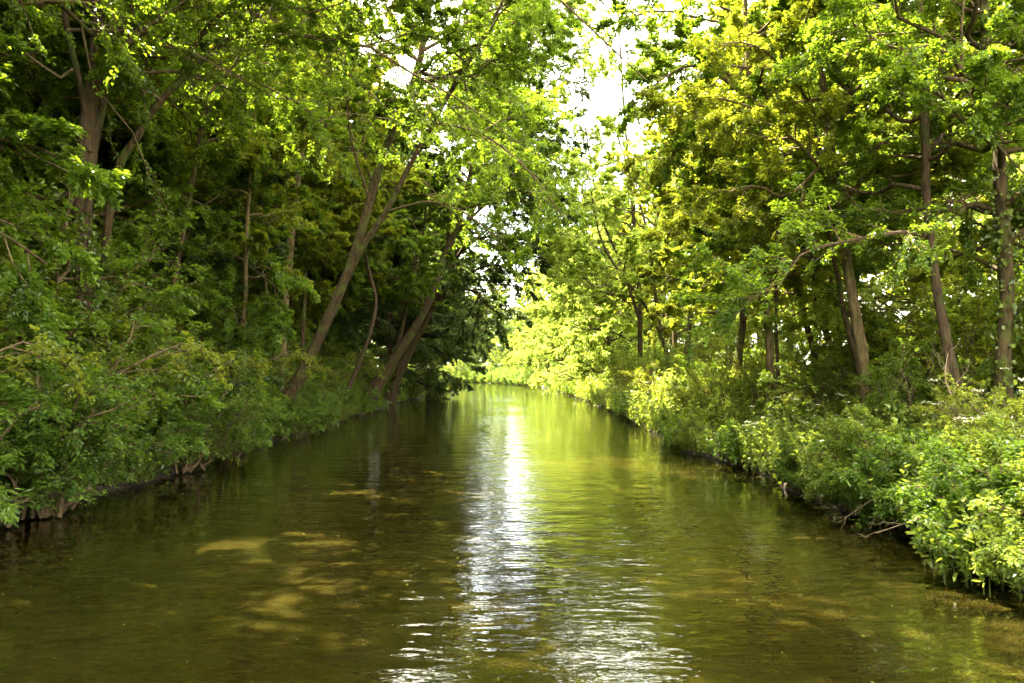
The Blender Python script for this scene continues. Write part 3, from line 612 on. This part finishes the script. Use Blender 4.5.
series(LB1, spots, lambda i, k: '%s jutting furthest out from the shaded bank, %s of those' % (KB[k], ORD[i]), 'bushes jutting out from the shaded bank')
q_ = [p for p in RBs if 118 < p[1] < 212][::3]
spots = [(i%2 + (i%3 == 0), q_[i][0] + .5, q_[i][1] + .4, -1.9 + i*.1, .85 + .12*(i%3)) for i in range(len(q_))]
series(LB1, spots, lambda i, k: '%s at the far waterline of the bend, %s along it' % (KB[k], ORD[i]), 'bushes along the waterline of the bend')
# low bushes hanging into the water, right foreground
RBb = [bush('bramble_bush', 71, 1.35, 'leaf_herb', .045, ns=17, n2=10, n3=7, nl=17, overhang=.9), bush('bramble_bush', 72, 1.5, 'leaf_bush', .058, ns=17, n2=10, n3=6, nl=16, overhang=.7, wr=.5)]
spots = []; RY = [6.4,7.4,8.5,9.7,11,12.6,14.4,16.6,19.5,23,27.5,33,40,48,58,70,84,100]
for i, Y in enumerate(RY):
    spots.append((i%2, xr(Y) + rnd.uniform(.25,.5) + (.1 if Y < 9.5 else .05), Y, math.pi + rnd.uniform(-.4,.4), rnd.uniform(.75,1.0)*(1 if Y<12 else .72 if Y<30 else .85)))
series(RBb, spots, lambda i, k: '%s low bramble at the sunny bank edge, %s from camera' % (['light green','deeper green'][k], ORD[i]), 'bramble bushes along the edge of the sunny bank')

q2 = [p for p in RBs if 112 < p[1] < 210][::3]
spots = [(i%2, q2[i][0] + .35, q2[i][1] + .2, -1.9, 1.35) for i in range(len(q2))]
series(RBb, spots, lambda i, k: '%s low bramble where the canal bends away, %s along' % (['light green','deeper green'][k], ORD[i]), 'brambles at the waterline of the bend')

# ---- herbs of the sunny bank
def herb(name, seed, n, rad, h, leaf, lsize, pairs, wr, flowers=False):
    rng = np.random.default_rng(seed); root = thing(name, 'tmp', 'wild plant', (0,0,0))
    a = rng.random(n)*6.283; r = rad*np.sqrt(rng.random(n)); S = np.stack([np.cos(a)*r, np.sin(a)*r, np.zeros(n)], 1)
    H = h*rng.uniform(.6,1.1,n)*(1-.35*(r/rad)**2); q = np.linspace(0,1,6)
    ln = np.stack([np.cos(a)*r/rad, np.sin(a)*r/rad, np.zeros(n)],1)*.3 + rng.normal(size=(n,3))*.12; ln[:,2] = 0
    C = S[:,None] + (np.array([0,0,1.])*q[None,:,None] + ln[:,None]*(q**1.7)[None,:,None])*H[:,None,None]
    RR = np.full((n,6), .005)*(1-.5*q[None]); b = Buf(); b.tubes(C, RR, 4, 0); link('stems', b.mesh('stems', ['stem_green']), root)
    f = Buf(); foliate(f, rng, C, pairs*2, lsize, wr=wr, spread=(.95,1.5), tilt=.35, mat=0, t0=.15, jitter=.02, droop=.3, hang=.15)
    link('foliage', f.mesh('foliage', [leaf]), root)
    if flowers:
        for c in C[:, -1][:14]:
            g = Buf(); m = 40; aa = rng.random(m)*6.28; rr = .06*np.sqrt(rng.random(m)); B = np.stack([c[0]+np.cos(aa)*rr, c[1]+np.sin(aa)*rr, c[2]+.02+rng.normal(0,.006,m)],1)
            g.leaves4(B, rng.normal(size=(m,3))*[1,1,.3], np.tile([0,0,1.],(m,1)), np.full(m,.018), np.full(m,.016), np.full(m,.5), 0); link('flower_head', g.mesh('flower_head', ['petal']), root)
    return root
def tuft(name, seed, n, rad, h):
    rng = np.random.default_rng(seed); root = thing(name, 'tmp', 'grass tuft', (0,0,0))
    a = rng.random(n)*6.283; r = rad*rng.random(n); S = np.stack([np.cos(a)*r, np.sin(a)*r, np.zeros(n)],1); H = h*rng.uniform(.5,1.1,n)
    out = np.stack([np.cos(a), np.sin(a), np.zeros(n)],1)+rng.normal(size=(n,3))*.5; out[:,2]=0
    q = np.array([0,.35,.7,1.]); C = S[:,None] + (np.array([0,0,1.])*(q-.28*q**3)[None,:,None] + out[:,None]*(.5*q**2)[None,:,None])*H[:,None,None]
    Wd = nrm(np.cross(out, [0,0,1.]))[:,None]*(np.array([.006,.007,.005,.0006])[None,:,None]); V = np.concatenate([C-Wd, C+Wd],1); nn=4
    i = np.arange(n)[:,None,None]*8 + np.arange(3)[None,:,None]; Q = np.concatenate([i, i+4, i+5, i+1], -1).reshape(-1,4)
    b = Buf(); b.add(V.reshape(-1,3), Q, 0, np.repeat(np.clip(rng.normal(.5,.2,n),0,1),8), False); link('blades', b.mesh('blades', ['leaf_grass']), root); return root
M['stem_green'] = leaf_mat('stem_green', (.05,.06,.015), (.08,.10,.02), (.12,.12,.03), (.1,.12,.02), .1)
HP = [herb('nettle_clump', 81, 60, .75, 1.15, 'leaf_herb', .095, 9, .55), herb('nettle_clump', 82, 60, .8, .95, 'leaf_herb', .08, 9, .6), herb('leafy_herb_clump', 83, 42, .7, .8, 'leaf_bush', .10, 9, .7),
      herb('cow_parsley_clump', 84, 50, .75, 1.25, 'leaf_herb', .075, 11, .5, True), tuft('grass_tuft', 85, 420, .5, .85)]
KH = ['tall nettle clump', 'shorter nettle clump', 'broad leaved herb clump', 'white headed cow parsley', 'arching grass tuft']
for row, (d0, pick, name) in enumerate([(.35, [0,2,1,4,2,0,1,3], 'at the water\'s edge'), (1.35, [0,1,3,0,2,1], 'in the middle row'), (2.35, [1,0,3,0,4], 'in the back row')]):
    spots = []; Y = (7.3, 7.0, 6.6)[row]
    while Y < (120 if row == 0 else 95):
        st = .95 if Y < 12 else 1.15 if Y < 22 else 1.8 if Y < 45 else 3.2
        s = 1.0 if Y < 22 else 1.2 if Y < 45 else 1.5
        spots.append((pick[len(spots) % len(pick)] if rnd.random() < .7 else rnd.choice([0,1,2,3]), xr(Y) + d0*(1 if Y<45 else 1.2) + rnd.uniform(-.2,.2), Y + rnd.uniform(-.2,.2), rnd.uniform(0,6.28), s*rnd.uniform(.8,1.15)*(.95 if row == 0 else 1.15)))
        Y += st
    series(HP, spots[:40], lambda i, k: '%s %s of the sunny bank, %s from camera' % (KH[k], name, ORD[i]), 'wild plants %s of the sunny bank' % name)
spots = []
for i, Y in enumerate([8.7,11.2,13.4,16.8,19.2,21.4,23.4,26,28.5,31.5,35,38.5,43,53,66]):
    spots.append((rnd.choice([1,2,4,1]), xl(Y) - .15, Y, rnd.uniform(0,6), rnd.uniform(.5,.75)*(1 if Y<30 else 1.4)))
series(HP, spots, lambda i, k: '%s at the foot of the shaded bank, %s from camera' % (KH[k], ORD[i]), 'wild plants at the foot of the shaded bank')
for p in protos + LB1 + RBb + HP + TS:
    assert p['label'] != 'tmp', p.name
# low ground cover both sides
def cover():
    rng = np.random.default_rng(99); n = 60000
    Y = 4 + 90*rng.random(n)**1.7; side = rng.random(n) < .5; d = .02 + 7*rng.random(n)**1.5
    li = np.argsort(LBs[:,1]); ri = np.argsort(RBs[:,1])
    X = np.where(side, np.interp(Y, LBs[li,1], LBs[li,0]) - d, np.interp(Y, RBs[ri,1], RBs[ri,0]) + d)
    Z = gheight(X, Y); k = Z > .03; X, Y, Z = X[k], Y[k], Z[k]; n = len(X)
    D = rng.normal(size=(n,3)); D[:,2] = np.abs(D[:,2])*.7+.15; L = .09*(.5+rng.random(n))*(1+Y/30)
    m = 26000; bx = rng.uniform(-45, 20, m); by = rng.uniform(95, 235, m); bz = gheight(bx, by); k = bz > .03
    X = np.r_[X, bx[k]]; Y = np.r_[Y, by[k]]; Z = np.r_[Z, bz[k]]; D = np.r_[D, rng.normal(size=(k.sum(),3))*[1,1,.5]+[0,0,.6]]; L = np.r_[L, rng.uniform(.3,.8,k.sum())]; n = len(X)
    b = Buf(); b.leaves4(np.stack([X,Y,Z],1), D, rng.normal(size=(n,3))*.5+[0,0,1], L, L*.6, np.clip(rng.normal(.45,.2,n),0,1), 0)
    o = link('ground_cover', b.mesh('ground_cover', ['leaf_ivy'])); o['kind'] = 'stuff'
cover()
# leaves and specks afloat
def afloat():
    rng = np.random.default_rng(123); n = 1500; Y = 3.5 + 50*rng.random(n)**1.6; u = rng.beta(.6,.6,n)
    li = np.argsort(LBs[:,1]); ri = np.argsort(RBs[:,1]); a = np.interp(Y, LBs[li,1], LBs[li,0])+.1; c = np.interp(Y, RBs[ri,1], RBs[ri,0])-.1
    th = rng.random(n)*6.28; L = .012+.03*rng.random(n)**3
    b = Buf(); b.leaves4(np.stack([a+(c-a)*u, Y, np.full(n,.004)],1), np.stack([np.cos(th), np.sin(th), np.zeros(n)],1), np.tile([0,0,1.],(n,1)), L, L*.6, np.clip(rng.normal(.7,.3,n),0,1), 0, fold=.02, droop=0)
    o = link('floating_leaves', b.mesh('floating_leaves', ['leaf_herb'])); o['kind'] = 'stuff'
afloat()
# dead branch in the water, right foreground
rng = np.random.default_rng(7)
def dead(label, pts, r, seed):
    rng = np.random.default_rng(seed); b0 = np.array(pts[0]); p = spline(np.array(pts)-b0, 12); root = thing('dead_branch', label, 'branch', b0, 'fallen branches at the water')
    b = Buf(); R0 = np.linspace(r, r*.25, 12); b.tubes(p, R0, 6, 0); link('branch_stem', b.mesh('branch_stem', ['dead']), root)
    P2, Q2 = shoots(rng, p[None], R0[None], 9, .2, 1, (.4,.9), (.25,.5), 6, .5, -.05, .1, wander=.2); P3, Q3 = shoots(rng, P2, Q2, 4, .2, 1, (.4,.9), (.3,.5), 4, .5, 0, .1, wander=.2)
    t = Buf(); t.tubes(P2, Q2, 4, 0); t.tubes(P3, Q3, 3, 0); link('twigs', t.mesh('twigs', ['dead']), root)
dead('pale dead branch reaching from the brambles down over the water, right foreground', [(5.4,7.6,.75),(4.9,7.9,.62),(4.4,8.3,.45),(3.9,8.6,.2)], .017, 3)
dead('long bare branch arching out of the nettles at the sunny bank edge', [(5.6,9.0,.7),(5.0,9.3,.75),(4.5,9.6,.5),(4.1,9.9,.12)], .015, 4)
dead('bare bleached branch standing in the herbs between pale and dark trunk', [(6.3,11.2,.6),(6.35,11.3,1.3),(6.2,11.4,1.8),(6.3,11.5,2.2)], .02, 5)


# ------------------------------------------------------------------ light and camera
SUN = Vector((math.sin(R(SAZ))*math.cos(R(SEL)), math.cos(R(SAZ))*math.cos(R(SEL)), math.sin(R(SEL))))
l = bpy.data.lights.new('sun', 'SUN'); l.energy = 5.0; l.angle = R(.5); l.color = (1, .90, .68)
lo = bpy.data.objects.new('sun', l); COL.objects.link(lo); lo.rotation_euler = SUN.to_track_quat('Z','Y').to_euler(); lo.location = (-30, 20, 40)
w = bpy.data.worlds.new('World'); sc.world = w; w.use_nodes = True; nt = w.node_tree; nt.nodes.clear()
sky = nt.nodes.new('ShaderNodeTexSky'); sky.sky_type = 'NISHITA'; sky.sun_disc = False; sky.sun_elevation = R(SEL); sky.sun_rotation = R(SAZ)
sky.air_density = 1.0; sky.dust_density = 4.0; sky.ozone_density = 1.0
tc = nt.nodes.new('ShaderNodeTexCoord'); cn = nt.nodes.new('ShaderNodeTexNoise'); cn.inputs['Scale'].default_value = 2.2; cn.inputs['Detail'].default_value = 7
nt.links.new(tc.outputs['Generated'], cn.inputs[0])
cr = ramp(nt.nodes, [(.30,(0,0,0)),(.56,(1,1,1))]); nt.links.new(cn.outputs[0], cr.inputs[0])
mx = nt.nodes.new('ShaderNodeMixRGB'); nt.links.new(cr.outputs[0], mx.inputs[0]); nt.links.new(sky.outputs[0], mx.inputs[1]); mx.inputs[2].default_value = (9.8,9.3,7.4,1)
bg = nt.nodes.new('ShaderNodeBackground'); bg.inputs['Strength'].default_value = .125; nt.links.new(mx.outputs[0], bg.inputs[0])
wo = nt.nodes.new('ShaderNodeOutputWorld'); nt.links.new(bg.outputs[0], wo.inputs[0])

cam = bpy.data.cameras.new('camera'); co = bpy.data.objects.new('camera', cam); COL.objects.link(co)
cam.sensor_width = 36; cam.lens = F/1024*36; cam.clip_end = 2000; cam.clip_start = .05
co.location = (0,0,EYE); co.rotation_euler = (R(90) + math.atan((HOR-341.5)/F), 0, 0)
sc.camera = co
sc.view_settings.view_transform = 'Standard'; sc.view_settings.look = 'None'; sc.view_settings.gamma = 1; sc.view_settings.exposure = 3.7
cy = sc.cycles; cy.max_bounces = 12; cy.diffuse_bounces = 8; cy.glossy_bounces = 3; cy.transmission_bounces = 8; cy.transparent_max_bounces = 4
cy.use_denoising = True; cy.caustics_reflective = False; cy.caustics_refractive = False; cy.sample_clamp_indirect = 6
cy.use_adaptive_sampling = True; cy.adaptive_threshold = .02
